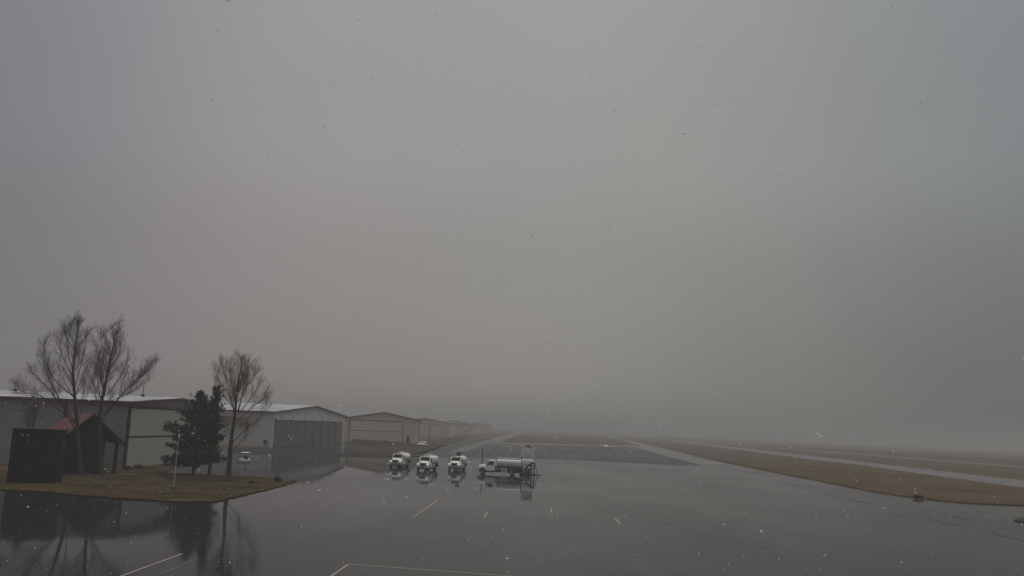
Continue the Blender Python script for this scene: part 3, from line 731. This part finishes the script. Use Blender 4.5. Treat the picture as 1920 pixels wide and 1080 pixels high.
        b = MB(); b.box(min(s*.55,s*1.05), max(s*.55,s*1.05), -.85, .15, .5, .95); b.build('side_tank', M['grey'] if style != 'silver' else M['chassis'], root, bevel=.06)
    b = MB(); b.box(-1.15, 1.15, 3.98, 4.2, .62, 1.0); b.box(-1.1, 1.1, 3.6, 3.975, .98, 1.28); b.build('rear_bumper', M['chassis'], root)
    b = MB()
    for s in (-1,1): b.tube([(s*.3,y1+.06,.9),(s*.3,y1+.06,zc+hh+.2)], .025, 6)
    for k in range(6): b.tube([(-.3,y1+.06,1.0+.33*k),(.3,y1+.06,1.0+.33*k)], .02, 5)
    b.build('ladder', M['chassis'], root)
    if style == 'silver':
        for s in (-1, 1):
            b = MB(); b.box(min(s*.70,s*1.06), max(s*.70,s*1.06), 1.36, 1.75, .42, 1.2); b.box(min(s*.70,s*1.06), max(s*.70,s*1.06), 2.95, 3.9, .45, 1.2); b.box(min(s*.64,s*1.0), max(s*.64,s*1.0), -.9, 3.9, 1.23, 1.5)
            b.build('side_skirt', M['chassis'], root)
    for s in (-1, 1):
        wheel(root, s*1.02, -3.35, .52, .30, s); wheel(root, s*.98, 2.3, .52, .30, s); wheel(root, s*.63, 2.3, .52, .28, s)
    return root
def center(px, py, ofs, rz):
    """truck centre so that its front axle stands over the pixel"""
    p = at(px, py); f = Vector((math.sin(rz), -math.cos(rz), 0))
    return p-f*ofs
fuel_truck('white fuel truck nearest the slate hangar door, with a plain rounded white tank', center(742,876.5,3.5,R(-8)), R(-8), M['white2'], 'round')
fuel_truck('white fuel truck with boxy square-shouldered tank between the other two front-on trucks', center(793.5,883,3.5,R(-9)), R(-9), M['white2'], 'box')
fuel_truck('white front-on fuel truck with dark hose reel on its tank top, beside the silver tanker', center(852,882.5,3.5,R(-7)), R(-7), M['white2'], 'hatch')
fuel_truck('white-cab tanker with silver grey tank, seen side on in front of the tall sign', center(905,888,3.35,R(-95)), R(-95), M['silver'], 'silver')

# ------------------------------------------------------------------ tall sign and fuel station behind the silver tanker
p = at(988.5,885.5)
s_ = thing('tall_sign', 'tall pale framed sign with a dark mountain emblem behind the tanker', 'sign', p, R(-2))
b = MB()
b.box(-1.17,-1.05,-.06,.06,0,5.7); b.box(1.05,1.17,-.06,.06,0,5.7); b.build('post', M['paleframe'], s_)
b = MB(); b.box(-1.048,1.048,-.06,.06,4.42,4.58); b.box(-1.048,1.048,-.05,.05,5.62,5.70); b.box(-1.048,1.048,-.045,.045,3.52,3.60); b.build('crossbar', M['paleframe'], s_)
b = MB(); b.box(-1.046,1.046,-.03,.03,4.585,5.615); bd = b.build('emblem_board', M['board'], s_)
b = MB(); b.prism([(-.85,4.95),(-.6,5.25),(-.42,5.18),(-.25,5.36),(-.12,5.28),(0,5.55),(.14,5.3),(.3,5.38),(.5,5.15),(.68,5.18),(.9,4.75),(.72,4.82),(.5,5.0),(.3,5.12),(.1,5.08),(-.1,5.14),(-.3,5.05),(-.55,5.08),(-.75,4.92)], 'y', -.05, -.034)
b.prism([(-.1,5.1),(.1,5.1),(.13,5.5),(-.13,5.5)], 'y', -.066, -.052)
b.build('mountain_emblem', M['black'], bd)
b = MB(); b.box(-1.046,1.046,-.03,.03,3.605,4.415); b.build('upper_board', M['board'], s_)
b = MB(); b.box(-1.046,1.046,-.03,.03,2.75,3.515); b.build('lower_board', M['board2'], s_)
p = at(986,890)
fs = thing('fuel_station', 'white skid fuel tank with brown pump frame at the tail of the silver tanker', 'fuel station', p, R(-4))
b = MB(); rs = []
for y, k in ((-.85,.8),(-.8,.95),(-.7,1),(.9,1),(1.0,.95),(1.05,.8)):
    rs.append([((x)*k, y, 2.25+(z-2.25)*k) for x, _, z in rrect(0,2.5,1.62,2.92,.4,0)])
b.rings(rs); b.build('tank', M['white2'], fs, smooth=True)
b = MB(); b.prism([(-.1,1.25),(.3,1.3),(.65,1.75),(1.0,2.05),(1.5,2.2),(1.5,2.4),(.95,2.3),(.5,2.0),(.2,1.6),(-.1,1.5)], 'y', -1.15, -.95); b.build('hose_boom', M['black'], fs)
b = MB(); b.box(.95,1.2,-1.3,-1.05,0,2.5); b.box(1.5,1.72,-1.3,-1.05,0,2.5); b.box(1.202,1.498,-1.28,-1.07,1.1,1.3); b.build('pump_frame', M['brown'], fs)
b = MB(); b.box(1.25,1.72,-1.3,-.9,2.505,2.75); b.build('lamp_box', M['paleframe'], fs, bevel=.03)
b = MB(); b.box(-.45,.85,-1.05,.2,.15,1.2); b.build('pump_cabinet', M['brown'], fs, bevel=.04)
b = MB(); b.box(-.3,.35,-1.09,-1.054,.65,.95); b.build('dial', M['grey'], fs)
b = MB(); b.box(-1.1,-.6,-1.0,.6,.2,1.58); b.build('hose_cabinet', M['pink'], fs, bevel=.04)
b = MB(); b.box(-1.2,2.1,-1.35,1.0,.02,.145); b.box(-1.0,-.8,-.6,.6,.146,.199); b.build('skid', M['chassis'], fs)
b = MB(); b.tube([(1.75,-1.15,2.1),(2.0,-1.2,1.2),(2.15,-1.2,.5),(2.35,-1.3,.06),(3.0,-1.5,.05)], .07, 6); b.build('hose', M['black'], fs)
b = MB(); b.tube([(-1.0,-.3,2.9),(-1.0,-.3,3.25)], .07, 8); b.tube([(.2,.2,2.9),(.2,.2,3.1)], .12, 8); b.build('vent_pipe', M['black'], fs)

# ------------------------------------------------------------------ parked pickup, cart, aircraft
def car(label, loc, rz):
    root = thing('parked_car', label, 'car', loc, rz)
    b = MB()
    prof = [(-2.35,.42),(-2.42,.80),(-2.3,.98),(-1.15,1.10),(-.45,1.66),(.2,1.74),(1.75,1.68),(2.2,1.10),(2.35,.95),(2.35,.45)]
    b.prism(prof, 'x', -.95, .95); b.build('body', M['white'], root, bevel=.10)
    n = Vector((0,-.62,.78)); q = [Vector((-.80,-1.10,1.13)), Vector((.80,-1.10,1.13)), Vector((.70,-.50,1.61)), Vector((-.70,-.50,1.61))]
    b = MB(); b.add([v-n*.02 for v in q]+[v+n*.03 for v in q], [(0,3,2,1),(4,5,6,7),(0,1,5,4),(1,2,6,5),(2,3,7,6),(3,0,4,7)]); b.build('windscreen', M['glass'], root)
    for s in (-1,1):
        b = MB(); b.prism([(-.85,1.14),(-.35,1.56),(1.6,1.56),(1.95,1.14)], 'x', s*.94, s*.965); b.build('side_window', M['glass'], root)
        b = MB(); b.rings([rrect(-2.45,.36,.68,.86,.06,s*.68), rrect(-2.3,.36,.68,.86,.06,s*.68)]); b.build('headlight', M['lamp'], root)
        b = MB(); b.box(s*1.03-.09, s*1.03+.09, -.75, -.6, 1.1, 1.26); b.build('mirror', M['white'], root, bevel=.03)
        for y in (-1.5, 1.45): wheel(root, s*.84, y, .36, .24, s)
    b = MB(); b.box(-.45,.45,-2.47,-2.38,.60,.86); b.build('grille', M['grille'], root)
    b = MB(); b.box(-.93,.93,-2.50,-2.36,.36,.54); b.build('bumper', M['bumper'], root, bevel=.03)
    root.scale = (1.15,1.15,1.15)
    return root
car('white parked car on the brown ground before the beige hangar', center(789,837.5,1.6,R(-16)), R(-16))
p = at(458,868)
ct = thing('utility_cart', 'small utility cart with a snowy white roof behind the reddish bare tree', 'cart', p, R(-15))
b = MB(); b.rings([rrect(-1.15,1.0,.3,.75,.1), rrect(-1.0,1.15,.28,.85,.12), rrect(-.5,1.15,.28,.60,.1), rrect(.3,1.15,.28,.62,.1), rrect(.4,1.15,.28,.9,.12), rrect(1.15,1.1,.3,.9,.12)]); b.build('body', M['white2'], ct, smooth=True)
b = MB(); b.box(-.62,.62,-.75,1.0,1.88,1.98); b.box(-.58,.58,-.7,.95,1.982,2.06); b.build('roof', M['snow'], ct, bevel=.03)
b = MB()
for x in (-.52,.52):
    b.tube([(x,-.95,.8),(x,-.6,1.88)], .03, 6); b.tube([(x,.9,.85),(x,.85,1.88)], .03, 6)
b.build('roof_post', M['black'], ct)
b = MB(); b.box(-.5,.5,.05,.45,.63,.85); b.box(-.5,.5,.42,.55,.86,1.3); b.build('seat', M['chassis'], ct, bevel=.04)
for s in (-1,1):
    for y in (-.8,.75): wheel(ct, s*.5, y, .24, .18, s)
p = at(1135,842)
pl = thing('light_aircraft', 'small pale low-wing aircraft with wings coloured dark as if shaded parked on the far asphalt', 'aircraft', p, R(24))
b = MB(); b.rings([rrect(-3.0,.5,.85,1.35,.2), rrect(-2.8,.9,.7,1.5,.3), rrect(-1.2,1.15,.6,1.6,.35), rrect(.3,1.1,.65,1.6,.35), rrect(2.5,.5,.95,1.5,.2), rrect(4.4,.15,1.15,1.45,.06)]); b.build('fuselage', M['white'], pl, smooth=True)
b = MB(); b.rings([rrect(-.9,.9,1.5,1.62,.05), rrect(-.3,1.0,1.5,2.15,.3), rrect(.7,.95,1.5,2.15,.3), rrect(1.6,.6,1.45,1.6,.05)]); b.build('canopy', M['white2'], pl, smooth=True)
for s in (-1,1):
    rs = []
    for k in range(6):
        t = k/5; x = s*(.45+4.9*t); ch = 1.7-.6*t; z = .75+.42*t
        rs.append([(x,-.9+.15*t,z),(x,-.9+ch*.3,z+.12),(x,-.9+ch,z+.02),(x,-.9+ch*.4,z-.08)])
    b = MB(); b.rings(rs); b.build('wing', M['wing'], pl)
    b = MB(); b.prism([(3.5,1.3),(4.5,1.3),(4.4,1.38),(3.6,1.38)], 'x', s*.06, s*1.7); b.build('tailplane', M['wing'], pl)
    b = MB(); b.tube([(s*1.4,-.3,.7),(s*1.45,-.3,.25)], .06, 6); b.lathe([(-.09,.08),(-.09,.22),(.09,.22),(.09,.08)], 'x', (s*1.45,-.3,.22), 12); b.build('main_gear', M['tyre'], pl)
b = MB(); b.prism([(3.3,1.42),(4.3,2.6),(4.75,2.6),(4.5,1.4)], 'x', -.05, .05); b.build('fin', M['white'], pl)
b = MB(); b.box(-.07,.07,-3.12,-3.06,.3,1.9); b.lathe([(-3.25,.03),(-3.1,.14),(-3.0,.16)], 'y', (0,0,1.1), 10); b.build('propeller', M['chassis'], pl)
b = MB(); b.tube([(0,-2.3,.8),(0,-2.4,.2)], .05, 6); b.lathe([(-.07,.06),(-.07,.18),(.07,.18),(.07,.06)], 'x', (0,-2.4,.18), 12); b.build('nose_gear', M['tyre'], pl)

# ------------------------------------------------------------------ falling snow
rnd = random.Random(77); mb = MB()
for k in range(8000):
    x = rnd.uniform(-30,30); y = rnd.uniform(5,55); z = rnd.uniform(.3,27)
    r = rnd.choice((.006,.007,.008,.009,.010,.012,.014,.018,.022))*(1.0 if y > 9 else .45)
    vs = []
    for d in ((1,0,0),(-1,0,0),(0,1,0),(0,-1,0),(0,0,1),(0,0,-1)):
        q = r*rnd.uniform(.5,1.5); vs.append((x+d[0]*q+rnd.uniform(-r,r)*.4, y+d[1]*q+rnd.uniform(-r,r)*.4, z+d[2]*q+rnd.uniform(-r,r)*.4))
    mb.add(vs, [(0,2,4),(2,1,4),(1,3,4),(3,0,4),(2,0,5),(1,2,5),(3,1,5),(0,3,5)])
for k in range(420):
    x = rnd.uniform(-12,12); y = rnd.uniform(8,22); z = rnd.uniform(2,18); r = rnd.uniform(.013,.024)
    for q in range(rnd.choice((1,2,2,3))):
        c = Vector((x,y,z))+Vector((rnd.gauss(0,1),rnd.gauss(0,1),rnd.gauss(0,1)))*r*.8; rr = r*rnd.uniform(.4,.8)
        vs = [c+Vector(d)*rr*rnd.uniform(.5,1.4) for d in ((1,0,0),(-1,0,0),(0,1,0),(0,-1,0),(0,0,1),(0,0,-1))]
        mb.add(vs, [(0,2,4),(2,1,4),(1,3,4),(3,0,4),(2,0,5),(1,2,5),(3,1,5),(0,3,5)])
fl = mb.build('snowflakes', M['flake']); fl['kind'] = 'stuff'; tag(fl, 'white snowflakes falling through the air over the apron', 'snow')

# ------------------------------------------------------------------ haze
HZ = 4500
b = MB(); b.box(-HZ, HZ, -200, HZ, -1.0, 34)
hz = b.build('haze', bpy.data.materials.new('haze_air'))
hm = hz.data.materials[0]; hm.use_nodes = True; t = hm.node_tree; t.nodes.clear()
pv = t.nodes.new('ShaderNodeVolumePrincipled'); pv.inputs['Density'].default_value = .0010; pv.inputs['Color'].default_value = (.55,.546,.536,1); pv.inputs['Anisotropy'].default_value = 0
mo = t.nodes.new('ShaderNodeOutputMaterial'); t.links.new(pv.outputs[0], mo.inputs['Volume'])
hz['kind'] = 'stuff'; tag(hz, 'pale snowy haze hanging over the whole airfield', 'haze')
